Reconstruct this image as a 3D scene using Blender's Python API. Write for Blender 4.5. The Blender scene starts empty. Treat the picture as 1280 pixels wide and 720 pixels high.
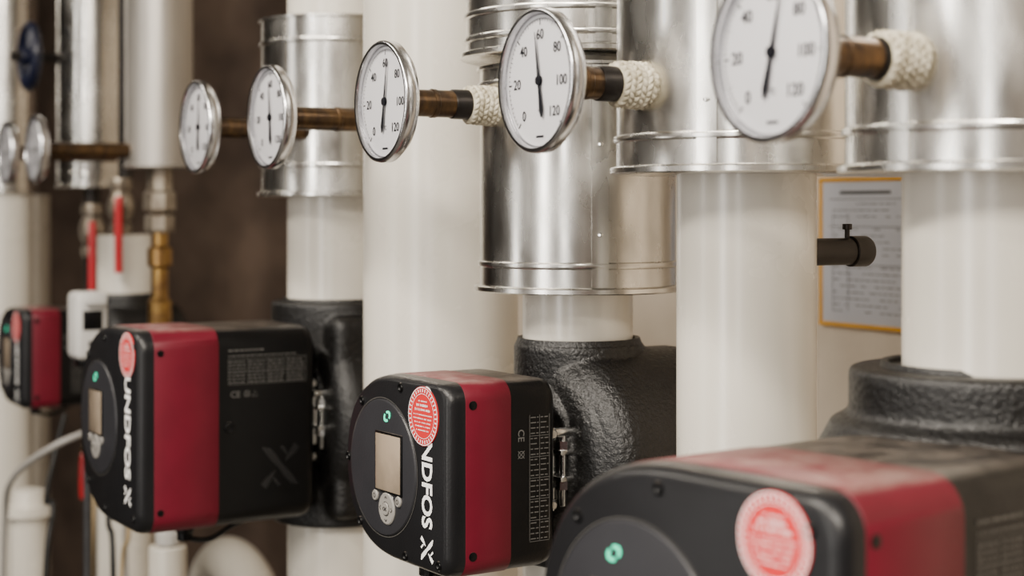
import bpy, bmesh, math, random
from mathutils import Vector, Matrix
random.seed(4)
scene = bpy.context.scene
H = 1.5            # camera height above the floor
pi = math.pi

# ------------------------------------------------------------------ materials
def mat(name, col, rough=0.5, metal=0.0, var=0.08, vscale=12, bump=0.0, bscale=200, bkind='noise',
        stretch=(1,1,1), rvar=0.0, emit=None, estr=1.0, coat=0.0, col2=None, lo=0.35, hi=0.65, spec=0.5, dust=0.0, bdist=.002):
    m = bpy.data.materials.new(name); m.use_nodes = True
    nt = m.node_tree; n = nt.nodes; l = nt.links
    b = n['Principled BSDF']
    tc = n.new('ShaderNodeTexCoord'); mp = n.new('ShaderNodeMapping')
    mp.inputs['Scale'].default_value = stretch
    l.new(tc.outputs['Object'], mp.inputs['Vector'])
    nz = n.new('ShaderNodeTexNoise'); nz.inputs['Scale'].default_value = vscale
    nz.inputs['Detail'].default_value = 5
    l.new(mp.outputs['Vector'], nz.inputs['Vector'])
    cr = n.new('ShaderNodeValToRGB')
    c2 = col2 if col2 else tuple(max(0, c*(1-var*2)) for c in col)
    cr.color_ramp.elements[0].color = (*c2, 1); cr.color_ramp.elements[0].position = lo
    cr.color_ramp.elements[1].color = (*col, 1); cr.color_ramp.elements[1].position = hi
    l.new(nz.outputs['Fac'], cr.inputs['Fac'])
    out = cr.outputs['Color']
    if dust:
        # settled dust on upward-facing surfaces
        ge = n.new('ShaderNodeNewGeometry'); sx = n.new('ShaderNodeSeparateXYZ'); l.new(ge.outputs['Normal'], sx.inputs[0])
        m1 = n.new('ShaderNodeMapRange'); m1.inputs['From Min'].default_value=.82; m1.inputs['From Max'].default_value=1.0
        m1.inputs['To Max'].default_value=dust; l.new(sx.outputs['Z'], m1.inputs['Value'])
        nd = n.new('ShaderNodeTexNoise'); nd.inputs['Scale'].default_value=34; nd.inputs['Detail'].default_value=8; nd.inputs['Roughness'].default_value=.7
        l.new(tc.outputs['Object'], nd.inputs['Vector'])
        m2 = n.new('ShaderNodeMapRange'); m2.inputs['From Min'].default_value=.40; m2.inputs['From Max'].default_value=.62; m2.inputs['To Min'].default_value=.15
        l.new(nd.outputs['Fac'], m2.inputs['Value'])
        mu = n.new('ShaderNodeMath'); mu.operation='MULTIPLY'; l.new(m1.outputs[0], mu.inputs[0]); l.new(m2.outputs[0], mu.inputs[1])
        mx = n.new('ShaderNodeMix'); mx.data_type='RGBA'; l.new(mu.outputs[0], mx.inputs[0]); l.new(out, mx.inputs[6])
        mx.inputs[7].default_value=(.42,.35,.29,1); out = mx.outputs[2]
    l.new(out, b.inputs['Base Color'])
    b.inputs['Metallic'].default_value = metal
    b.inputs['Roughness'].default_value = rough
    b.inputs['Specular IOR Level'].default_value = spec
    if rvar:
        mr = n.new('ShaderNodeMapRange'); mr.inputs['From Min'].default_value = .3; mr.inputs['From Max'].default_value = .7
        mr.inputs['To Min'].default_value = rough-rvar; mr.inputs['To Max'].default_value = rough+rvar
        nz2 = n.new('ShaderNodeTexNoise'); nz2.inputs['Scale'].default_value = vscale*2.3; nz2.inputs['Detail'].default_value = 4
        l.new(mp.outputs['Vector'], nz2.inputs['Vector'])
        l.new(nz2.outputs['Fac'], mr.inputs['Value']); l.new(mr.outputs['Result'], b.inputs['Roughness'])
    if coat: b.inputs['Coat Weight'].default_value = coat
    if bump:
        bp = n.new('ShaderNodeBump'); bp.inputs['Strength'].default_value = bump; bp.inputs['Distance'].default_value = bdist
        if bkind == 'voronoi':
            v = n.new('ShaderNodeTexVoronoi'); v.inputs['Scale'].default_value = bscale
            l.new(mp.outputs['Vector'], v.inputs['Vector'])
            g = n.new('ShaderNodeTexNoise'); g.inputs['Scale'].default_value = bscale*3.2; l.new(mp.outputs['Vector'], g.inputs['Vector'])
            ma = n.new('ShaderNodeMath'); ma.operation='MULTIPLY_ADD'; ma.inputs[1].default_value=1.1
            l.new(g.outputs['Fac'], ma.inputs[0]); l.new(v.outputs['Distance'], ma.inputs[2]); l.new(ma.outputs[0], bp.inputs['Height'])
            bp.invert = True
        else:
            v = n.new('ShaderNodeTexNoise'); v.inputs['Scale'].default_value = bscale
            l.new(mp.outputs['Vector'], v.inputs['Vector']); l.new(v.outputs['Fac'], bp.inputs['Height'])
        l.new(bp.outputs['Normal'], b.inputs['Normal'])
    if emit:
        b.inputs['Emission Color'].default_value = (*emit, 1); b.inputs['Emission Strength'].default_value = estr
    return m

M = {}
M['jacket'] = mat('galvanised_sheet', (.80,.78,.735), .25, 1.0, .20, 14, .20, 11, rvar=.07, stretch=(1,1,.45), bdist=.004)
M['dull'] = mat('dull_sheet_metal', (.42,.395,.36), .42, .75, .10, 10, .06, 13, rvar=.06, stretch=(1,1,.30), bdist=.004)
M['steel'] = mat('bright_steel', (.72,.72,.71), .2, 1.0, .05, 20)
M['bezel'] = mat('bezel_aluminium', (.62,.62,.64), .22, 1.0, .04, 20)
M['pvc'] = mat('cream_pipe_jacket', (.60,.565,.495), .25, 0, .05, 5, .05, 60, rvar=.06, spec=.6)
M['fitting'] = mat('tarnished_nickel', (.34,.30,.24), .35, .7, .15, 40, col2=(.16,.13,.10))
M['black'] = mat('black_plastic', (.0028,.0028,.0031), .34, 0, .1, 30, .10, 500, rvar=.06, spec=.17, dust=.22)
M['panel'] = mat('panel_grey_plastic', (.020,.020,.023), .36, 0, .06, 30, .08, 600, spec=.26)
M['face'] = mat('frame_plastic', (.008,.008,.009), .34, 0, .08, 30, .08, 600, spec=.24, dust=.10)
M['red'] = mat('crimson_plastic', (.105,.0046,.0140), .46, 0, .06, 30, .06, 500, spec=.22, dust=.34)
M['epp'] = mat('black_foam_shell', (.0040,.0037,.0036), .40, 0, .2, 160, .62, 240, 'voronoi', rvar=.10, spec=.42, bdist=.0010)
M['brass'] = mat('aged_brass', (.135,.078,.034), .30, .8, .3, 45, col2=(.035,.024,.018), stretch=(1,2,1))
M['gold'] = mat('gold_brass', (.36,.22,.07), .3, .9, .1, 60, col2=(.18,.10,.04))
M['darkmetal'] = mat('dark_steel', (.030,.026,.024), .36, .7, .15, 60)
M['cast'] = mat('cast_iron', (.03,.03,.032), .5, .4, .15, 60, .3, 200)
M['woven'] = mat('woven_glass_tape', (.66,.61,.48), .8, 0, .12, 160, .4, 900, col2=(.34,.30,.21))
M['dial'] = mat('dial_white', (.66,.65,.67), .5, 0, .01, 5)
M['ink'] = mat('dial_ink', (.004,.004,.007), .6, 0, .05, 5, spec=.15)
M['white'] = mat('printed_white', (.80,.79,.78), .5, 0, .02, 5)
M['greyprint'] = mat('printed_grey', (.085,.082,.078), .5, 0, .05, 5)
M['dimprint'] = mat('printed_dim_grey', (.060,.057,.053), .5, 0, .05, 5)
M['faintprint'] = mat('embossed_grey', (.0048,.0048,.0056), .24, 0, .05, 5, spec=.3)
M['sticker'] = mat('sticker_coral', (.46,.014,.018), .5, 0, .04, 20, spec=.3)
M['screen'] = mat('display_glass', (.27,.215,.16), .16, 0, .25, 18, coat=.6)
M['button'] = mat('button_grey', (.20,.19,.175), .45, 0, .03, 30)
M['led'] = mat('led_green', (.02,.6,.35), .4, 0, .02, 30, emit=(.06,.85,.5), estr=.9)
M['redlever'] = mat('red_lever', (.42,.007,.015), .35, 0, .05, 30)
M['blue'] = mat('blue_handwheel', (.0015,.0035,.018), .4, 0, .08, 30)
M['cablew'] = mat('grey_cable', (.24,.23,.215), .5, 0, .05, 30)
M['cabley'] = mat('ivory_cable', (.36,.27,.15), .5, 0, .05, 30)
M['cableb'] = mat('black_cable', (.008,.008,.008), .45, 0, .05, 30, spec=.3)
M['boxwhite'] = mat('white_plastic', (.50,.49,.47), .45, 0, .04, 20)
M['paper'] = mat('notice_paper', (.56,.57,.62), .6, 0, .04, 10)
M['orange'] = mat('orange_frame', (.74,.36,.015), .5, 0, .05, 20)
M['wall'] = mat('cream_plaster', (.68,.59,.48), .85, 0, .1, 3.2, .35, 60, col2=(.46,.38,.29))
M['brown'] = mat('brown_mottled_wall', (.165,.112,.080), .8, 0, .2, 6, .5, 30, stretch=(.45,.45,1.1), col2=(.062,.040,.029), lo=.3, hi=.7)
M['dim'] = mat('dim_plant_room_wall', (.065,.054,.045), .85, 0, .2, 2)
M['floor'] = mat('concrete_floor', (.07,.062,.052), .7, 0, .15, 4, .3, 60)
M['ceil'] = mat('ceiling_paint', (.16,.145,.12), .9, 0, .06, 3)

def glassmat():
    m = bpy.data.materials.new('gauge_glass'); m.use_nodes = True
    n = m.node_tree.nodes; l = m.node_tree.links
    n.remove(n['Principled BSDF'])
    t = n.new('ShaderNodeBsdfTransparent'); g = n.new('ShaderNodeBsdfGlossy'); g.inputs['Roughness'].default_value = .04
    mx = n.new('ShaderNodeMixShader'); fr = n.new('ShaderNodeFresnel'); fr.inputs['IOR'].default_value = 1.3
    l.new(fr.outputs[0], mx.inputs[0]); l.new(t.outputs[0], mx.inputs[1]); l.new(g.outputs[0], mx.inputs[2])
    l.new(mx.outputs[0], n['Material Output'].inputs['Surface'])
    return m
M['glass'] = glassmat()

# ------------------------------------------------------------------ geometry helpers (all return (verts, faces))
def lathe(prof, segs=64, axis='Z', c=(0,0,0), a0=0.0):
    V=[];F=[];rings=[]
    for r,h in prof:
        if r < 1e-7:
            pts=[(0,0,h)]
        else:
            pts=[(r*math.cos(a0+2*pi*i/segs), r*math.sin(a0+2*pi*i/segs), h) for i in range(segs)]
        idx=[]
        for x,y,z in pts:
            if axis=='Y': x,y,z = x,z,y
            elif axis=='X': x,y,z = z,x,y
            idx.append(len(V)); V.append((x+c[0],y+c[1],z+c[2]))
        rings.append(idx)
    for a,b in zip(rings,rings[1:]):
        if len(a)==1 and len(b)==1: continue
        for i in range(segs):
            j=(i+1)%segs
            if len(a)==1: F.append((a[0],b[i],b[j]))
            elif len(b)==1: F.append((a[i],b[0],a[j]))
            else: F.append((a[i],b[i],b[j],a[j]))
    return V,F

def cyl(r,h0,h1,axis='Z',c=(0,0,0),segs=32,bev=None):
    bev = min(r*.12,abs(h1-h0)*.2) if bev is None else bev
    p=[(0,h0),(r-bev,h0)]
    for k in range(1,6):
        a=pi/2*k/5; p.append((r-bev+bev*math.sin(a),h0+bev-bev*math.cos(a)))
    for k in range(0,6):
        a=pi/2*k/5; p.append((r-bev+bev*math.cos(a),h1-bev+bev*math.sin(a)))
    p.append((0,h1))
    return lathe(p,segs,axis,c)

def rbox(c,s,bev=.002,segs=2):
    bm=bmesh.new(); bmesh.ops.create_cube(bm,size=1)
    bmesh.ops.scale(bm,vec=s,verts=bm.verts)
    if bev>0: bmesh.ops.bevel(bm,geom=list(bm.edges),offset=bev,segments=segs,profile=.5,affect='EDGES')
    bmesh.ops.translate(bm,vec=c,verts=bm.verts)
    bm.verts.index_update()
    V=[tuple(v.co) for v in bm.verts]; F=[tuple(v.index for v in f.verts) for f in bm.faces]
    bm.free(); return V,F

def spline(pts,n=10):
    P=[Vector(p) for p in pts]; P=[P[0]*2-P[1]]+P+[P[-1]*2-P[-2]]
    out=[]
    for i in range(1,len(P)-2):
        a,b,c,d=P[i-1:i+3]
        for k in range(n):
            t=k/n
            out.append(.5*((2*b)+(c-a)*t+(2*a-5*b+4*c-d)*t*t+(3*b-a-3*c+d)*t**3))
    out.append(P[-2]); return out

def tube(pts,r,segs=12,smooth=True):
    P = spline(pts) if smooth else [Vector(p) for p in pts]
    V=[];F=[]; up=None
    for i,p in enumerate(P):
        t=(P[min(i+1,len(P)-1)]-P[max(i-1,0)]).normalized()
        if up is None:
            up=Vector((0,0,1)) if abs(t.z)<.9 else Vector((1,0,0))
        up=(up-t*up.dot(t)).normalized(); s=t.cross(up)
        for k in range(segs):
            a=2*pi*k/segs; q=p+up*math.cos(a)*r+s*math.sin(a)*r; V.append(tuple(q))
    for i in range(len(P)-1):
        for k in range(segs):
            j=(k+1)%segs; F.append((i*segs+k,i*segs+j,(i+1)*segs+j,(i+1)*segs+k))
    F.append(tuple(range(segs))); F.append(tuple((len(P)-1)*segs+k for k in range(segs)))
    return V,F

def loft(outline,sections):
    V=[];F=[];n=len(outline)
    for y,s in sections:
        for x,z in outline: V.append((x*s,y,z*s))
    for i in range(len(sections)-1):
        for k in range(n):
            j=(k+1)%n; F.append((i*n+k,i*n+j,(i+1)*n+j,(i+1)*n+k))
    F.append(tuple(range(n))); F.append(tuple((len(sections)-1)*n+k for k in range(n)))
    return V,F

def join(*parts):
    V=[];F=[]
    for v,f in parts:
        o=len(V); V+=list(v); F+=[tuple(i+o for i in q) for q in f]
    return V,F

def xf(part,m):
    v,f=part; return [tuple(m@Vector(p)) for p in v],f

_tc={}
def text2d(body,w=None,h=None,bold=0.0,ax='C'):
    key=(body,bold)
    if key not in _tc:
        cu=bpy.data.curves.new('t','FONT'); cu.body=body; cu.size=1; cu.offset=bold; cu.resolution_u=3
        ob=bpy.data.objects.new('t',cu); scene.collection.objects.link(ob)
        bpy.context.view_layer.update()
        dg=bpy.context.evaluated_depsgraph_get(); ev=ob.evaluated_get(dg); me=ev.to_mesh()
        V=[(v.co.x,v.co.y) for v in me.vertices]; F=[tuple(p.vertices) for p in me.polygons]
        ev.to_mesh_clear(); bpy.data.objects.remove(ob); bpy.data.curves.remove(cu)
        _tc[key]=(V,F)
    V,F=_tc[key]
    x0=min(v[0] for v in V);x1=max(v[0] for v in V);y0=min(v[1] for v in V);y1=max(v[1] for v in V)
    sx = w/(x1-x0) if w else None; sy = h/(y1-y0) if h else None
    if sx is None: sx=sy
    if sy is None: sy=sx
    return [((v[0]-(x0+x1)/2)*sx,(v[1]-(y0+y1)/2)*sy) for v in V],F

def flatfront(p2,x,z,y,rot=0):   # 2d shape on a plane facing -Y
    V,F=p2; c,s=math.cos(rot),math.sin(rot)
    return [(x+a*c-b*s,y,z+a*s+b*c) for a,b in V],F
def flatside(p2,y,z,x,rot=0):    # 2d shape on a plane facing +X
    V,F=p2; c,s=math.cos(rot),math.sin(rot)
    return [(x,y+a*c-b*s,z+a*s+b*c) for a,b in V],F
def rect2(w,h,cx=0,cy=0):
    return [(cx-w/2,cy-h/2),(cx+w/2,cy-h/2),(cx+w/2,cy+h/2),(cx-w/2,cy+h/2)],[(0,1,2,3)]
def ring2(r0,r1,n=48,a0=0,a1=2*pi):
    V=[];F=[]
    for i in range(n+1):
        a=a0+(a1-a0)*i/n; V+=[(r0*math.cos(a),r0*math.sin(a)),(r1*math.cos(a),r1*math.sin(a))]
    for i in range(n): F.append((2*i,2*i+1,2*i+3,2*i+2))
    return V,F
def stroke2(pts,ws):
    V=[];F=[];n=len(pts)
    for i,(p,w) in enumerate(zip(pts,ws)):
        a=Vector(pts[max(i-1,0)]);b=Vector(pts[min(i+1,n-1)]);t=(b-a).normalized();q=Vector((-t.y,t.x))*w/2
        V+=[(p[0]+q.x,p[1]+q.y),(p[0]-q.x,p[1]-q.y)]
    for i in range(n-1): F.append((2*i,2*i+1,2*i+3,2*i+2))
    return V,F
def logo2(s):
    # impeller-like emblem: long gently bent broad vane crossing two short vanes set slightly apart, with two tip facets
    A=stroke2([(x*s,y*s) for x,y in [(-.50,.50),(-.34,.40),(-.18,.22),(0,0),(.18,-.22),(.34,-.40),(.50,-.50)]],
              [.04*s,.18*s,.20*s,.14*s,.20*s,.18*s,.04*s])
    B=stroke2([(x*s,y*s) for x,y in [(.46,.50),(.34,.34),(.14,.12)]],[.20*s,.17*s,.04*s])
    C=stroke2([(x*s,y*s) for x,y in [(-.46,-.50),(-.34,-.34),(-.14,-.12)]],[.20*s,.17*s,.04*s])
    D=stroke2([(x*s,y*s) for x,y in [(.02,.50),(.14,.36),(.20,.26)]],[.10*s,.08*s,.02*s])
    E=stroke2([(x*s,y*s) for x,y in [(-.02,-.50),(-.14,-.36),(-.20,-.26)]],[.10*s,.08*s,.02*s])
    return join(A,B,C,D,E)

def obj(name,part,material,parent=None,sharp=.6,smooth=True,recalc=True,loc=None):
    V,F=part
    me=bpy.data.meshes.new(name); me.from_pydata(V,[],F)
    if recalc:
        bm=bmesh.new(); bm.from_mesh(me); bmesh.ops.recalc_face_normals(bm,faces=bm.faces); bm.to_mesh(me); bm.free()
    me.materials.append(material)
    if smooth:
        for p in me.polygons: p.use_smooth=True
        me.set_sharp_from_angle(angle=sharp)
    o=bpy.data.objects.new(name,me); scene.collection.objects.link(o)
    if parent: o.parent=parent
    if loc: o.location=loc
    return o
def empty(name,loc,label,category,group=None,rotz=0):
    e=bpy.data.objects.new(name,None); scene.collection.objects.link(e); e.location=loc; e.rotation_euler=(0,0,rotz)
    e.empty_display_size=.03
    e['label']=label; e['category']=category
    if group: e['group']=group
    return e
def tag(o,label,category,group=None):
    o['label']=label;o['category']=category
    if group:o['group']=group
    return o

# ------------------------------------------------------------------ room shell
def slab(name,c,s,m):
    o=obj(name,rbox(c,s,0),m,smooth=False); o['kind']='structure'; return o
X0,X1,Y0,Y1=-7.0,1.6,-1.7,1.35
slab('floor',((X0+X1)/2,(Y0+Y1)/2,-.05),(X1-X0+.4,Y1-Y0+.4,.1),M['floor'])
slab('ceiling',((X0+X1)/2,(Y0+Y1)/2,2.95),(X1-X0+.4,Y1-Y0+.4,.1),M['ceil'])
slab('wall_back',((-2.75+X1)/2,Y1+.05,1.45),(X1+2.75,.1,2.9),M['wall'])
slab('wall_back_panel',((X0-2.75)/2,Y1+.03,1.45),(-2.75-X0,.1,2.9),M['brown'])
slab('wall_left',(X0-.05,(Y0+Y1)/2,1.45),(.1,Y1-Y0,2.9),M['brown'])
slab('wall_right',(X1+.05,(Y0+Y1)/2,1.45),(.1,Y1-Y0,2.9),M['dim'])
slab('wall_front',((X0+X1)/2,Y0-.05,1.45),(X1-X0,.1,2.9),M['dim'])

# ------------------------------------------------------------------ insulated pipes
GP='vertical heating pipes in the row'
def jacket_profile(R,z0,z1,ri,beads):
    p=[(ri,z0),(R+.0035,z0),(R+.0050,z0+.001),(R+.0050,z0+.0045),(R+.0038,z0+.0055),(R+.0003,z0+.006)]
    for b in sorted(beads):
        p+=[(R,b-.0030),(R+.0020,b-.0020),(R+.0026,b),(R+.0020,b+.0020),(R,b+.0030)]
    p+=[(R,z1-.0035),(R+.003,z1-.003),(R+.003,z1-.0005),(R+.002,z1),(ri,z1)]
    return p
def seam(R,z0,z1,ang,w=.007):
    V=[];F=[];n=4
    for i in range(n+1):
        a=ang+(i/n-.5)*w/R*2
        rr=R+.0018
        V+=[(rr*math.cos(a),rr*math.sin(a),z0),(rr*math.cos(a),rr*math.sin(a),z1)]
    for i in range(n): F.append((2*i,2*i+1,2*i+3,2*i+2))
    o=len(V)
    for a in (ang-w/R,ang+w/R):
        V+=[((R-.001)*math.cos(a),(R-.001)*math.sin(a),z0),((R-.001)*math.cos(a),(R-.001)*math.sin(a),z1)]
    F.append((0,1,o+1,o)); F.append((2*n,2*n+1,o+3,o+2))
    return V,F
def pipe(x,y,r,z0,z1,label,jackets=(),m='pvc',name='insulated_pipe',seam_ang=-1.9,gap=None,jm='jacket'):
    e=empty(name,(x,y,z0),label,'pipe',GP)
    spans=[(0,z1-z0)] if not gap else [(0,gap[0]-z0),(gap[1]-z0,z1-z0)]
    for a,b in spans:
        obj('pipe',lathe([(0,a),(r,a),(r,b),(0,b)],96),M[m],e)
    for (R,a,b,beads) in jackets:
        a-=z0;b-=z0;beads=[q-z0 for q in beads]
        obj('metal_jacket',lathe(jacket_profile(R,a,b,r+.0005,beads),128),M[jm],e,sharp=.7)
        obj('jacket_seam',seam(R,a+.007,b-.004,seam_ang),M[jm],e,sharp=.5)
        rv=[]
        zz=a+.05
        while zz<b-.01 and zz<a+1.0:
            R2=R+.0020
            c=(R2*math.cos(seam_ang+.0),R2*math.sin(seam_ang),zz)
            sph=lathe([(0,-.0018),(.0024,-.0008),(.0024,.0008),(0,.0018)],10,'Z')
            rv.append(xf(sph,Matrix.Translation(c)))
            zz+=.075
        obj('rivets',join(*rv),M['steel'],e)['kind']='stuff'
    return e
zc=lambda v:H+v
pipe(-.70,.75,.0577,0,2.9,'cream insulated pipe in galvanised jacket above the large pump',
     [(.0925,zc(.022),2.88,[zc(.048)])],gap=(zc(-.352),zc(-.106)),seam_ang=-1.45)
pipe(-.941,.745,.0518,0,2.9,'cream insulated pipe with wide galvanised jacket and thermowell stub',
     [(.0965,zc(.026),2.88,[zc(.052)])],seam_ang=-.95)
pipe(-1.185,.751,.0486,0,2.9,'insulated pipe in stepped galvanised jacket over compact pump',
     [(.0863,zc(-.071),zc(.124),[zc(-.047),zc(.108)]),(.0985,zc(.131),2.88,[zc(.147),zc(.168)])],seam_ang=-.35,gap=(zc(-.296),zc(-.121)))
pipe(-1.444,.75,.079,0,2.9,'wide plain cream plastic-jacketed heating pipe')
pipe(-1.706,.75,.0575,0,2.9,'cream pipe with short galvanised jacket section above large pump',
     [(.087,zc(.015),zc(.218),[zc(.05),zc(.19)])],seam_ang=-1.2,gap=(zc(-.349),zc(-.112)))
pipe(-2.375,.75,.030,zc(.0635),2.9,'dull grey jacketed pipe ending above a brass fitting',
     [(.0495,zc(.0635),2.88,[])],m='dull',jm='dull')
pipe(-2.70,.735,.014,0,2.9,'slim pipe with galvanised jacket beside grey insulated pipe',
     [(.056,zc(.037),2.88,[zc(.06)])],m='darkmetal')
pipe(-3.01,.66,.048,0,2.9,'insulated pipe in narrow galvanised jacket near the row end',
     [(.055,zc(.03),2.88,[zc(.055)])])
pipe(-3.29,.75,.058,0,zc(.03),'plain cream pipe near the end of the row',m='pvc')

# ------------------------------------------------------------------ thermometers
GT='dial thermometers in the row'
def woven(r0,L,y0):
    n=160;V=[];F=[];nb=20;nr=max(3,round(L/.0042));rows=nr*12
    for j in range(rows+1):
        s=j/rows*nr; k=int(s); fr=s-k
        for i in range(n):
            th=2*pi*i/n
            sh=(k%2)*.5
            u=(th/(2*pi)*nb+sh+ (fr-.5)*.55*(1 if k%2 else -1))%1
            bumpv=math.sqrt(max(0,1-(2*u-1)**2))*math.sqrt(max(0,1-(2*fr-1)**2))
            edge=1.0+ .04*math.sin(3*th+1)*(j/rows)
            r=r0*edge*(.95+.08*(j/rows))+.0022*bumpv
            V.append((r*math.cos(th),y0+L*j/rows+.0005*math.sin(5*th),r*math.sin(th)))
    for j in range(rows):
        for i in range(n):
            q=(i+1)%n;F.append((j*n+i,j*n+q,(j+1)*n+q,(j+1)*n+i))
    F.append(tuple(range(n)));F.append(tuple(rows*n+i for i in range(n)))
    return V,F
def thermometer(x,yend,label,needle=0.0,sleeve=True,z=.0887,full=True,rotz=0,y=.566,collar=.014):
    e=empty('dial_thermometer',(x,y,zc(z)),label,'thermometer',GT,rotz)
    obj('case',lathe([(0,.010),(.012,.010),(.034,.0095),(.045,.0068),(.0484,.003),(.0485,-.002),(.045,-.003),(.045,-.0015),(0,-.0015)],96,'Y'),M['bezel'],e)
    obj('bezel',lathe([(.0485,.0025),(.0500,.0015),(.0503,-.004),(.0498,-.0070),(.0486,-.0080),(.0466,-.0076),(.0458,-.0050),(.0457,-.002),(.0485,-.001)],128,'Y'),M['bezel'],e,sharp=1.0)
    obj('dial',lathe([(0,-.0020),(.0462,-.0020),(.0462,-.0010),(0,-.0010)],96,'Y'),M['dial'],e)
    marks=[]
    yy=-.0023
    A0=math.radians(228);A1=math.radians(-48)
    nt=60
    for i in range(nt+1):
        a=A0+(A1-A0)*i/nt
        big=(i%(nt//6)==0); mid=(i%5==0)
        r0=.0385 if big else (.0397 if mid else .0408)
        p=stroke2([(r0*math.cos(a),r0*math.sin(a)),(.0428*math.cos(a),.0428*math.sin(a))],[.0011 if big else .0005]*2)
        marks.append(flatfront(p,0,0,yy))
    marks.append(flatfront(ring2(.0426,.0429,64,A1,A0),0,0,yy))
    for i,t in enumerate(['0','20','40','60','80','100','120']):
        a=A0+(A1-A0)*i/6
        rr=(.0318,.0310,.0310,.0320,.0310,.0285,.0290)[i]
        marks.append(flatfront(text2d(t,h=.0074,bold=.018),rr*math.cos(a),rr*math.sin(a),yy))
    marks.append(flatfront(text2d('°C',h=.0038,bold=.01),0,-.0215,yy))
    marks.append(flatfront(rect2(.010,.0016),0,-.0385,yy))
    obj('dial_markings',join(*marks),M['ink'],e,smooth=False,recalc=False)
    nd=join(flatfront(stroke2([(0,-.026),(0,-.021),(0,-.008),(0,.0),(0,.034)],[.0018,.0052,.0034,.0034,.0009]),0,0,-.0036,needle))
    nd2=cyl(.0034,-.0046,-.0022,'Y',segs=24)
    obj('pointer',join(nd,nd2),M['ink'],e,recalc=False)
    obj('glass',lathe([(0,-.0066),(.02,-.0064),(.0462,-.0056)],64,'Y'),M['glass'],e)
    L=yend-y
    Ls=.025 if sleeve else 0
    br=.0120
    yb=L-Ls if sleeve else L
    m1=yb-collar if sleeve else yb
    mid=.014+(m1-.014)*.55
    pr=[(0,.008),(.007,.008),(.007,.013),(br-.001,.013),(br,.0138),(br,.020),(br-.0006,.0205),(br-.0006,mid),(br+.0002,mid+.0006),(br+.0002,mid+.004),(br-.0005,mid+.0046),(br-.0005,m1),(0,m1)]
    obj('brass_stem',lathe(pr,48,'Y'),M['brass'],e)
    if sleeve:
        obj('stem_collar',lathe([(0,m1-.001),(.0120,m1-.001),(.0126,m1),(.0126,yb+.004),(0,yb+.004)],48,'Y'),M['darkmetal'],e)
        w=obj('woven_sleeve',woven(.0152,Ls+.002,yb),M['woven'],e,sharp=2.5)
        w['label']='off-white knitted glass-fibre sleeve'
    return e
thermometer(-.683,.660,'large round dial thermometer with woven sleeve on wide jacket',math.radians(-14),z=.0862,y=.561,collar=.003)
thermometer(-.938,.650,'round white dial thermometer reading near sixty, brass stem, woven sleeve',math.radians(9))
thermometer(-1.185,.665,'silver-rimmed dial thermometer with brass stem and knitted sleeve',math.radians(-9))
thermometer(-1.441,.672,'dial thermometer with bare brass stem on plain cream pipe',math.radians(4),sleeve=False)
thermometer(-1.650,.683,'dial thermometer on short jacketed pipe, bare brass stem',math.radians(-4),sleeve=False)
thermometer(-2.375,.704,'small dial thermometer with dark stem on grey pipe',math.radians(5),sleeve=False)
thermometer(-2.560,.735,'small dial thermometer seen nearly edge-on beside slim jacket',math.radians(0),sleeve=False)

# stub (thermowell) behind second pipe
e=empty('thermowell_stub',(-.941,.79,zc(-.0325)),'dark steel thermowell stub with round cap and locking screw','pipe fitting')
obj('tube',lathe([(0,0),(.0105,0),(.0105,.058),(0,.058)],40,'Y'),M['darkmetal'],e)
obj('round_cap',lathe([(0,.056),(.0112,.056),(.0120,.057),(.0120,.072),(.0110,.074),(.008,.074),(.008,.068),(0,.068)],40,'Y'),M['darkmetal'],e,sharp=.5)
obj('locking_screw',join(cyl(.0020,.008,.019,'Z',c=(0,.054,0),segs=12),cyl(.0038,.017,.0215,'Z',c=(0,.054,0),segs=16)),M['darkmetal'],e)

# ------------------------------------------------------------------ pumps
GPU='circulator pumps in the row'
def outline(hw,hh,n=40):
    P=[];rc=.20*hh
    for i in range(9):
        a=-pi/2+pi/2*i/8; P.append((hw-rc+rc*math.cos(a),-hh+rc+rc*math.sin(a)))
    for i in range(9):
        a=pi/2*i/8; P.append((hw-rc+rc*math.cos(a),hh-rc+rc*math.sin(a)))
    cx=.02*hw;A=hw+cx;ex=2/2.35
    for i in range(n+1):
        a=pi/2+pi*i/n;c,s=math.cos(a),math.sin(a)
        P.append((cx-A*abs(c)**ex, hh*math.copysign(abs(s)**ex,s)))
    return P
def sticker_marks(r):
    ps=[ring2(r*.955,r*.98,64)]
    rnd=random.Random(3)
    for i in range(36):
        a=2*pi*i/36
        ps.append(stroke2([(r*.81*math.cos(a),r*.81*math.sin(a)),(r*.92*math.cos(a),r*.92*math.sin(a))],[.044*r]*2))
    ps.append(ring2(r*.745,r*.760,64))
    def line(y,w,h):
        x=-w/2; k=0
        while x<w/2:
            g=rnd.uniform(.022,.04)*r
            ps.append(rect2(g,h*rnd.uniform(.7,1.0),x,y)); x+=g+.026*r; k+=1
            if rnd.random()<.18: x+=.05*r
    line(.50*r,.55*r,.05*r)
    line(.36*r,.80*r,.09*r);line(.21*r,1.0*r,.09*r)
    for k in range(5): line((.04-.13*k)*r,(1.22-.13*max(0,k-1))*r,.045*r)
    return join(*ps)
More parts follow.
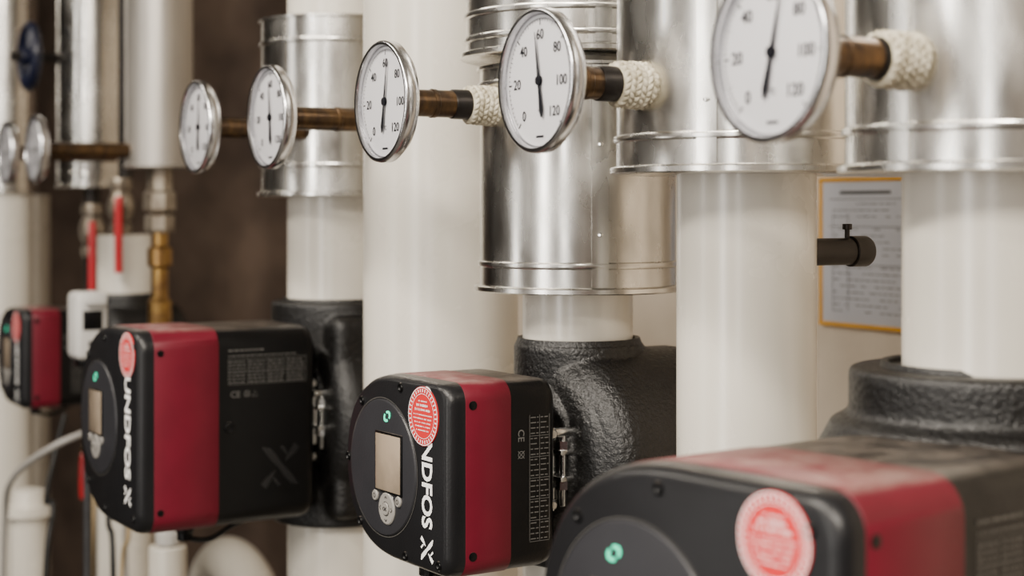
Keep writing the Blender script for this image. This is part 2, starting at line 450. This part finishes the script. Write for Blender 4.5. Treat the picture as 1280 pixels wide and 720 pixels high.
def pump(x,y,zcn,hw,hh,F,b0,b1,bk,label,rotz,layout,collarR,bodyR,ztop,zbot,pipeR,small,neckR=.052,extra=None):
    e=empty('circulator_pump',(x,y,zc(zcn)),label,'pump',GPU,rotz)
    O=outline(hw,hh)
    obj('front_frame',loft(O,[(-F,.925),(-F+.0015,.955),(-F+.005,.985),(-F+.010,.997),(-b0+.0005,1.0)]),M['face'],e,sharp=.8)
    obj('red_band',loft(O,[(-b0,.996),(-b0+.001,1.004),(-b1-.001,1.004),(-b1,.996)]),M['red'],e,sharp=.8)
    obj('rear_housing',loft(O,[(-b1-.0005,1.0),(-b1+.003,.996),(-bk-.012,.996),(-bk-.004,.975),(-bk,.93)]),M['black'],e,sharp=.8)
    px,pz,pr=layout['panel']
    yf=-F
    obj('control_panel',lathe([(0,yf-.0022),(pr-.004,yf-.0022),(pr-.001,yf-.0016),(pr,yf-.0004),(pr,yf+.002),(0,yf+.002)],96,'Y',(px,0,pz)),M['panel'],e)
    obj('panel_outline',flatfront(ring2(pr+.0008,pr+.0014,96),px,pz,yf-.0004),M['dimprint'],e,smooth=False,recalc=False)
    sx,sz,ss=layout['screen']
    yp=yf-.0022
    obj('display_bezel',rbox((sx,yp-.0002,sz),(ss*.90+.004,.002,ss+.004),.0009),M['black'],e)
    obj('display',rbox((sx,yp-.0010,sz),(ss*.90,.0012,ss),.0004),M['screen'],e)
    lx,lz=layout['led']
    arcs=join(ring2(.0030,.0055,16,math.radians(25),math.radians(175)),ring2(.0030,.0055,16,math.radians(205),math.radians(355)))
    arcs=([(a*.75,b*1.15) for a,b in arcs[0]],arcs[1])
    obj('status_light',flatfront(arcs,lx,lz,yp-.0006,math.radians(-60)),M['led'],e,smooth=False,recalc=False)
    bx,bz=layout['pad'];rb=.0132
    obj('button_pad',lathe([(0,yp-.0016),(rb-.001,yp-.0016),(rb,yp-.0008),(rb,yp+.001),(0,yp+.001)],40,'Y',(bx,0,bz)),M['button'],e)
    obj('ok_button',lathe([(0,yp-.0026),(.0048,yp-.0026),(.0054,yp-.002),(.0054,yp),(0,yp)],32,'Y',(bx,0,bz)),M['button'],e)
    prn=[flatfront(text2d('OK',h=.0032,bold=.02),bx,bz,yp-.0029),flatfront(ring2(.0054,.0059,32),bx,bz,yp-.0019)]
    for k in range(4):
        a=pi/2*k
        ar=stroke2([(-.0018,-.0009),(0,.0009),(.0018,-.0009)],[.0008]*3)
        prn.append(flatfront(ar,bx+.0094*math.cos(a),bz+.0094*math.sin(a),yp-.0019,a-pi/2))
    for dx in (-1,1):
        obj('side_button',lathe([(0,yp-.0018),(.0038,yp-.0018),(.0045,yp-.001),(.0045,yp+.001),(0,yp+.001)],32,'Y',(bx+dx*.0195,0,bz+.0085)),M['button'],e)
        prn.append(flatfront(ring2(.0014,.0020,16),bx+dx*.0195,bz+.0085,yp-.0021))
    obj('button_symbols',join(*prn),M['ink'],e,smooth=False,recalc=False)
    obj('model_lettering',flatfront(text2d('MAGNA3',h=.0026,bold=.01),sx,sz-ss*.5-.0048,yp-.0004),M['white'],e,smooth=False,recalc=False)
    tx,zt,zb,ch=layout['text']
    T=text2d('GRUNDFOS',w=zt-zb,h=ch,bold=.03)
    obj('brand_lettering',flatfront(T,tx,(zt+zb)/2,yf-.0005,-pi/2),M['white'],e,smooth=False,recalc=False)
    obj('brand_emblem',flatfront(logo2(ch*1.12),tx,zb-ch*1.0,yf-.0005,-pi/2),M['white'],e,smooth=False,recalc=False)
    kx,kz,kr=layout['sticker']
    st=obj('round_sticker',lathe([(0,yf-.0010),(kr,yf-.0010),(kr,yf+.0004),(0,yf+.0004)],64,'Y',(kx,0,kz)),M['sticker'],e); st['label']='coral red round inspection sticker'
    obj('sticker_print',flatfront(sticker_marks(kr),kx,kz,yf-.0013),M['white'],e,smooth=False,recalc=False)
    for (u,w) in layout['screws']:
        obj('screw',join(lathe([(.0012,yf-.0002),(.0022,yf-.0012),(.0034,yf-.0012),(.0040,yf-.0002),(.0040,yf+.002),(0,yf+.002),(.0,yf-.0001)],20,'Y',(u,0,w))),M['black'],e)
    for sgn in (1,-1):
        obj('band_screw',lathe([(0,hw*1.004+.0006),(.0024,hw*1.004+.0006),(.0036,hw*1.004+.0003),(.0036,hw*1.004-.001),(0,hw*1.004-.001)],20,'X',(0,-b0+.007,sgn*(hh-.2*hh-.002))),M['black'],e)
    # side print
    xs=hw*.996+.0006
    rnd=random.Random(int(abs(x)*100))
    pp=[]
    def words(y0,y1,z,h):
        q=y0
        while q<y1-.001:
            w=rnd.uniform(.002,.006); w=min(w,y1-q); pp.append(flatside(rect2(w,h),q+w/2,z,xs)); q+=w+.0012
    if small:
        pp.append(flatside(text2d('CE',h=.0060,bold=.01),-b1+.009,hh*.42,xs,-pi/2))
        pp.append(flatside(join(ring2(.0024,.0030,16),stroke2([(-.003,-.003),(.003,.003)],[.0006]*2),stroke2([(-.003,.003),(.003,-.003)],[.0006]*2)),-b1+.009,hh*.22,xs))
        ya,yb=-b1+.017,-bk-.008
        for k in range(24):
            z=hh*.60-k*.0042
            words(ya+.001,(ya+yb)/2-.001,z,.0008); words((ya+yb)/2+.001,yb-.001,z,.0008)
            if k%4==3: pp.append(flatside(rect2(yb-ya,.0004),(ya+yb)/2,z-.0021,xs))
        for yy in (ya,(ya+yb)/2,yb): pp.append(flatside(rect2(.0004,.100),yy,hh*.60-.048,xs))
        pm='greyprint'
    else:
        ya,yb=-b1+.010,-bk-.012
        words(ya,ya+.040,hh*.775,.0019)
        words(ya,yb-.01,hh*.72,.0013)
        for k in range(7):
            for cc in range(4):
                a=ya+(yb-ya)*cc/4; words(a+.0008,a+(yb-ya)*.22,hh*.66-k*.0036,.0014)
        zt_,zb_=hh*.69,hh*.66-6.6*.0036
        for zz in (zt_,zb_,(zt_+zb_)/2): pp.append(flatside(rect2(yb-ya,.0005),(ya+yb)/2,zz,xs))
        for cc in range(5): pp.append(flatside(rect2(.0005,zt_-zb_),ya+(yb-ya)*cc/4,(zt_+zb_)/2,xs))
        pp.append(flatside(text2d('CE',h=.0068,bold=.02),ya+.008,hh*.335,xs))
        pp.append(flatside(join(ring2(.0026,.0034,16),stroke2([(-.003,-.003),(.003,.003)],[.0007]*2),stroke2([(-.003,.003),(.003,-.003)],[.0007]*2)),ya+.021,hh*.335,xs))
        pp.append(flatside(stroke2([(-.003,-.003),(0,.003),(.003,-.003),(-.003,-.003)],[.0007]*4),ya+.030,hh*.335,xs))
        pm='dimprint'
    obj('type_plate_print',join(*pp),M[pm],e,smooth=False,recalc=False)
    if not small:
        obj('housing_emblem',flatside(logo2(.042),-bk-.042,-hh*.42,xs),M['faintprint'],e,smooth=False,recalc=False)
        obj('housing_screw',lathe([(.0,xs),(.002,xs),(.0045,xs+.0010),(.006,xs+.0004),(.006,xs-.002),(0,xs-.002)],24,'X',(0,-b1+.012,.0)),M['black'],e)
    ys=-.050
    pr_=[(0,-bk-.004),(neckR*.86,-bk-.004),(neckR*.86,-bk+.004),(neckR,-bk+.005),(neckR,-bk+.010),(neckR*.8,-bk+.012),(neckR*.8,ys+.006),(0,ys+.006)]
    fins=[]
    for k in range(20):
        a=2*pi*k/20
        f=rbox((neckR*1.02,(-bk+ys)/2-.002,0),(neckR*.30,(ys+bk)*1.0,.0022),.0005,1)
        fins.append(xf(f,Matrix.Rotation(a,4,'Y')))
    obj('motor_neck',join(lathe(pr_,64,'Y'),*fins),M['cast'],e)
    yc_=(-bk+.012+ys)/2+.002
    cl=lathe([(neckR*1.10,yc_-.006),(neckR*1.20,yc_-.005),(neckR*1.23,yc_-.002),(neckR*1.23,yc_+.002),(neckR*1.20,yc_+.005),(neckR*1.10,yc_+.006),(neckR*1.10,yc_-.006)],64,'Y')
    cr=neckR*1.22
    cxl=cr+.007
    lug=join(rbox((cxl,yc_,.011),(.018,.014,.004),.001),rbox((cxl,yc_,-.011),(.018,.014,.004),.001),
             rbox((cxl-.006,yc_,.020),(.004,.014,.020),.001),rbox((cxl-.006,yc_,-.020),(.004,.014,.020),.001),
             cyl(.0030,-.034,.028,'Z',c=(cxl+.002,yc_,0),segs=16),lathe([(0,.013),(.0062,.013),(.0062,.020),(0,.020)],6,'Z',(cxl+.002,yc_,0)),
             lathe([(0,-.013),(.0062,-.013),(.0062,-.020),(0,-.020)],6,'Z',(cxl+.002,yc_,0)),cyl(.0042,-.010,.010,'Y',c=(cxl+.002,yc_,.027),segs=14))
    obj('clamp_ring',join(cl,lug),M['steel'],e,sharp=.6)
    for zz in (hh*.38,-hh*.38):
        obj('bolt',lathe([(0,hw*.80+.008),(.003,hw*.80+.008),(.0048,hw*.80+.006),(.0048,hw*.80-.006),(0,hw*.80-.006)],20,'X',(0,-bk+.003,zz)),M['steel'],e)
    # moulded foam shell: vertical collar joined to a rounded volute body
    parts=[cyl(collarR,zbot-zcn,ztop-zcn,'Z',segs=96,bev=.004),
           cyl(bodyR,ys,.085,'Y',c=(.012,0,(-.004)),segs=96,bev=.024),
           cyl(bodyR*.72,ys-.006,.0,'Y',c=(.0,0,0),segs=96,bev=.004)]
    if extra: parts+=extra
    s=obj('insulation_shell',join(*parts),M['epp'],e,recalc=True)
    rm=s.modifiers.new('r','REMESH'); rm.mode='VOXEL'; rm.voxel_size=.0022; rm.use_smooth_shade=True
    sm=s.modifiers.new('s','SMOOTH'); sm.iterations=6; sm.factor=.5
    obj('shell_collar_rim',lathe([(pipeR+.001,ztop-zcn-.004),(pipeR+.001,ztop-zcn+.003),(pipeR+.005,ztop-zcn+.0035),(pipeR+.007,ztop-zcn-.002)],64),M['epp'],e)
    gx,gy=layout['gland']
    obj('cable_gland',join(lathe([(0,-hh-.001),(.010,-hh-.001),(.010,-hh-.010),(.0085,-hh-.012),(.0085,-hh-.020),(0,-hh-.020)],12,'Z',(gx,gy,0))),M['black'],e,sharp=.4)
    obj('power_cable',tube([(gx,gy,-hh-.012),(gx,gy+.008,-hh-.020),(gx,gy+.03,-hh-.022),(gx,gy+.06,-hh-.008),(gx-.005,gy+.10,-hh-.002)],.003),M['cableb'],e)
    return e
LS=dict(panel=(-.017,-.001,.056),screen=(-.0035,.004,.046),led=(-.006,.042),pad=(-.0060,-.0335),text=(.0555,.072,-.040,.0165),
        sticker=(.050,.048,.0235),screws=[(.012,.067),(.073,-.066),(-.055,.050),(-.080,.0),(-.058,-.052),(.02,-.068)],gland=(-.02,-.14))
LL=dict(panel=(-.028,.004,.061),screen=(-.032,.010,.046),led=(-.033,.048),pad=(-.032,-.028),text=(.068,.094,-.050,.0170),
        sticker=(.067,.079,.0235),screws=[(-.01,.092),(.086,.088),(-.068,.070),(-.090,.0),(-.068,-.070),(-.01,-.092),(.086,-.088)],gland=(.04,-.20))
LN=dict(LL); LN.update(panel=(-.030,.010,.064),led=(-.042,.055),screen=(-.040,.014,.046),pad=(-.040,-.026),sticker=(.072,.080,.0240),text=(.074,.090,-.054,.0165),
        screws=[(-.01,.094),(.094,.088),(-.075,.070),(-.098,.0),(-.068,-.070),(-.01,-.092),(.086,-.088)])
pump(-1.182,.75,-.211,.0875,.076,.185,.170,.127,.083,'compact black pump with crimson band, green status light, coral sticker',math.radians(3),LS,.057,.092,-.115,-.305,.0486,True,neckR=.042,
     extra=[cyl(.088,-.045,.11,'Y',c=(.026,0,.002),segs=96,bev=.030)])
pump(-1.706,.75,-.230,.101,.105,.272,.256,.185,.074,'large black pump with broad crimson band, sticker and type plate',math.radians(2),LL,.076,.105,-.105,-.357,.0575,False,neckR=.052,
     extra=[rbox((.010,.005,-.002),(.165,.10,.225),.012,3)])
flare=lathe([(0,-.11),(.120,-.11),(.122,.045),(.108,.082),(.094,.108),(.083,.114),(0,.114)],96)
pump(-.711,.75,-.240,.114,.107,.268,.252,.176,.070,'large black pump with dusty crimson band and round coral sticker',math.radians(8),LN,.083,.110,-.098,-.36,.0577,False,neckR=.052,
     extra=[flare])
pump(-2.555,.75,-.229,.0875,.076,.185,.170,.127,.083,'small compact black pump with crimson band near row end',0,LS,.052,.085,-.138,-.32,.045,True,neckR=.042)

# ------------------------------------------------------------------ notice on the wall
n=empty('framed_notice',(-1.397,Y1-.004,zc(-.053)),'orange-framed printed notice sheet on cream wall','notice')
w_,h_=.30,.180
obj('paper',rbox((0,0,0),(w_,.003,h_),.0003),M['paper'],n)
fr=[rbox((0,-.001,h_/2),(w_+.008,.005,.005),.001),rbox((0,-.001,-h_/2),(w_+.008,.005,.005),.001),
    rbox((-w_/2,-.001,0),(.005,.005,h_),.001),rbox((w_/2,-.001,0),(.005,.005,h_),.001)]
obj('frame',join(*fr),M['orange'],n)
pp=[];rnd=random.Random(5)
pp.append(flatfront(rect2(.09,.004),-.07,h_/2-.016,-.0019))
for k in range(18):
    z=h_/2-.030-k*.0078
    if k in (3,9): continue
    q=-w_/2+.022
    while q<w_/2-.02:
        ww=rnd.uniform(.004,.014)
        if rnd.random()<.7: pp.append(flatfront(rect2(ww,.0011),q+ww/2,z,-.0019))
        q+=ww+.003
for z in (h_/2-.024,h_/2-.058,h_/2-.105): pp.append(flatfront(rect2(w_-.03,.0008),0,z,-.0019))
for xx in (-.128,-.10,.0,.07): pp.append(flatfront(rect2(.0008,h_-.06),xx,-.012,-.0019))
obj('printed_lines',join(*pp),M['greyprint'],n,smooth=False,recalc=False)

# ------------------------------------------------------------------ valves and fittings further along the row
def ballvalve(x,y,z,label,lever_len=.11,lever_dir=-1,m='gold',rotz=0):
    e=empty('ball_valve',(x,y,z),label,'valve','small shut-off valves',rotz)
    obj('body',join(lathe([(0,-.045),(.016,-.045),(.018,-.040),(.018,-.028),(.013,-.026),(.020,-.012),(.022,0),(.020,.012),(.013,.026),(.018,.028),(.018,.040),(.016,.045),(0,.045)],12),
                    cyl(.008,-.045,.0,'Y',segs=16)),M[m],e,sharp=.45)
    obj('lever_handle',tube([(0,-.045,.012),(0,-.052,0),(0,-.056,lever_dir*.03),(0,-.052,lever_dir*lever_len)],.0065,10),M['redlever'],e)
    return e
ballvalve(-2.53,.735,zc(.0055),'tarnished ball valve with red lever above compact pump',.105,-1,'fitting',rotz=math.radians(70))
ballvalve(-2.70,.735,zc(-.035),'tarnished ball valve with hanging red lever on slim pipe',.105,-1,'fitting',rotz=math.radians(75))
ballvalve(-2.70,.735,zc(-.42),'brass ball valve low on slim dark pipe',.06,-1,'gold',rotz=math.radians(60))
e=empty('riser_pipe',(-2.555,.75,0),'short white insulated riser feeding compact pump','pipe')
obj('lower_pipe',lathe([(0,0),(.045,0),(.045,zc(-.312)),(0,zc(-.312))],48),M['pvc'],e)
obj('middle_pipe',lathe([(0,zc(-.143)),(.045,zc(-.143)),(.045,zc(-.042)),(.040,zc(-.040)),(0,zc(-.040))],48),M['pvc'],e)
obj('top_pipe',cyl(.012,zc(.051),2.9,'Z',segs=24),M['darkmetal'],e)
e=empty('brass_fitting',(-2.375,.75,zc(-.19)),'brass union and golden pipe under grey insulated pipe','pipe fitting')
obj('union_nut',lathe([(0,.155),(.022,.155),(.024,.160),(.024,.180),(.017,.184),(.026,.19),(.026,.215),(.020,.22),(.020,.253),(0,.253)],8),M['fitting'],e,sharp=.3)
obj('brass_pipe',lathe([(0,0),(.018,0),(.018,.05),(.013,.055),(.013,.10),(.019,.105),(.019,.13),(.013,.135),(.013,.155),(0,.155)],24),M['gold'],e)
obj('lower_tube',cyl(.011,-1.31,0,'Z',segs=20),M['gold'],e)
# small actuator box
e=empty('actuator_box',(-2.265,.61,zc(-.164)),'white and black plastic actuator box on slim conduit','control box')
obj('housing',join(rbox((0,0,0),(.055,.045,.095),.008,3),rbox((.010,.002,.038),(.062,.03,.016),.003)),M['boxwhite'],e)
obj('dark_window',rbox((.0277,0,.008),(.002,.028,.028),.0008),M['black'],e)
obj('dark_label',rbox((.0277,.004,-.026),(.0016,.020,.010),.0006),M['black'],e)
obj('dark_cap',rbox((.0,0,-.053),(.040,.032,.014),.004),M['black'],e)
obj('conduit',cyl(.006,-zc(-.164),-.055,'Z',segs=16),M['cast'],e)
# blue handwheel
e=empty('handwheel_valve',(-2.70,.63,zc(.255)),'blue handwheel valve on slim galvanised jacket','valve')
tor=[]
for i in range(25): a=2*pi*i/24; tor.append((.050*math.cos(a),0,.050*math.sin(a)))
sp=[cyl(.006,-.048,.048,'X',segs=10),cyl(.006,-.048,.048,'Z',segs=10),cyl(.015,-.014,.014,'Y',segs=16)]
obj('handwheel',join(tube(tor,.009,10,False),*sp),M['blue'],e)
obj('spindle',cyl(.008,-.03,.049,'Y',segs=16),M['darkmetal'],e)

# cables and low pipework
GC='loose cables below the small pump'
def cable(pts,r,m,label):
    o=obj('cable',tube([(a,b,zc(c)) for a,b,c in pts],r,12),M[m]); return tag(o,label,'cable',GC)
cable([(-2.33,.66,-.315),(-2.34,.58,-.345),(-2.42,.54,-.40),(-2.47,.54,-.47),(-2.485,.54,-.60),(-2.49,.54,-.80),(-2.49,.54,-1.49)],.005,'cablew','grey hose looping below the small pump')
cable([(-2.36,.64,-.32),(-2.34,.64,-.42),(-2.36,.64,-.55),(-2.34,.64,-.8),(-2.35,.64,-1.49)],.004,'cabley','thin ivory cable hanging beside the pump')
cable([(-2.36,.68,-.30),(-2.28,.68,-.38),(-2.32,.68,-.50),(-2.27,.68,-.80),(-2.30,.68,-1.49)],.004,'cablew','thin grey cable hanging in a bend')
cable([(-2.20,.62,-.30),(-2.16,.61,-.42),(-2.10,.60,-.55),(-2.13,.60,-1.49)],.004,'cableb','black cable hanging beside white pipework')
cable([(-2.24,.66,-.34),(-2.20,.65,-.45),(-2.24,.65,-.60),(-2.22,.65,-1.49)],.0035,'cabley','thin ivory cable looping down in front of pipework')
cable([(-2.43,.62,-.31),(-2.42,.60,-.38),(-2.38,.58,-.43),(-2.34,.58,-.44),(-2.31,.56,-.60),(-2.33,.56,-1.49)],.004,'cableb','black cable dropping from pump past pipework')
ballvalve(-2.18,.70,zc(-.425),'white valve with short red lever low on pipework',.05,1,'boxwhite')
e=empty('elbow_pipe',(-2.18,.70,0),'white low riser pipe beneath a small valve','pipe')
obj('riser',cyl(.026,0,zc(-.472),'Z',segs=32),M['pvc'],e)
e=empty('elbow_pipe',(-2.72,1.0,0),'wide white insulated pipe bend arching low beside the wall','pipe')
obj('elbow',tube([(-.16,0,0),(-.16,0,.5),(-.155,0,zc(-.80)),(-.13,0,zc(-.70)),(-.06,0,zc(-.645)),(.03,0,zc(-.65)),(.11,0,zc(-.70)),(.15,0,zc(-.80)),(.16,0,.5),(.16,0,0)],.047,32),M['pvc'],e)
e=empty('elbow_pipe',(-2.05,.80,0),'slim white vertical pipe with collar','pipe')
obj('riser',lathe([(0,0),(.022,0),(.022,zc(-.56)),(.030,zc(-.56)),(.030,zc(-.52)),(.022,zc(-.52)),(0,zc(-.51))],32),M['pvc'],e)
e=empty('drain_pipe',(-2.66,.62,0),'short white pipe with flange near floor pipework','pipe')
obj('riser',lathe([(0,0),(.030,0),(.030,zc(-.50)),(.042,zc(-.50)),(.042,zc(-.485)),(.030,zc(-.485)),(.026,zc(-.46)),(0,zc(-.455))],32),M['pvc'],e)

# ------------------------------------------------------------------ lamps
def lamp(x,y,z,sx,sy,power,col,rot=(0,0,0),name='ceiling_lamp',label='long ceiling lamp lighting the plant room'):
    L=bpy.data.lights.new(name,'AREA'); L.shape='RECTANGLE'; L.size=sx; L.size_y=sy; L.energy=power; L.color=col
    o=bpy.data.objects.new(name,L); scene.collection.objects.link(o); o.location=(x,y,z); o.rotation_euler=rot
    o['label']=label; o['category']='lamp'; return o
for x,p in ((-2.7,30),(-.9,80),(.8,135)):
    lamp(x,-.75,2.80,1.3,.20,p,(1,.915,.80),(math.radians(18),0,0))
for x,p in ((-1.9,9),(-.35,28),(1.0,20)):  # unseen upright area lights, added to give the metal jackets crisp vertical reflections
    lamp(x,-1.62,1.55,.24,1.7,p,(1,.96,.90),(math.radians(90),0,0),'added_strip_light','tall upright strip light added for reflections in the metal jackets')
w=bpy.data.worlds.new('World'); scene.world=w; w.use_nodes=True
w.node_tree.nodes['Background'].inputs[0].default_value=(.9,.85,.78,1); w.node_tree.nodes['Background'].inputs[1].default_value=.3

# ------------------------------------------------------------------ camera
cam=bpy.data.cameras.new('camera'); co=bpy.data.objects.new('camera',cam); scene.collection.objects.link(co)
co.location=(0,0,H); co.rotation_euler=(math.radians(90),0,math.radians(60))
cam.sensor_width=36; cam.lens=1990/1280*36; cam.shift_y=-98/1280
cam.clip_start=.05
cam.dof.use_dof=True; cam.dof.focus_distance=1.24; cam.dof.aperture_fstop=5.2
scene.camera=co
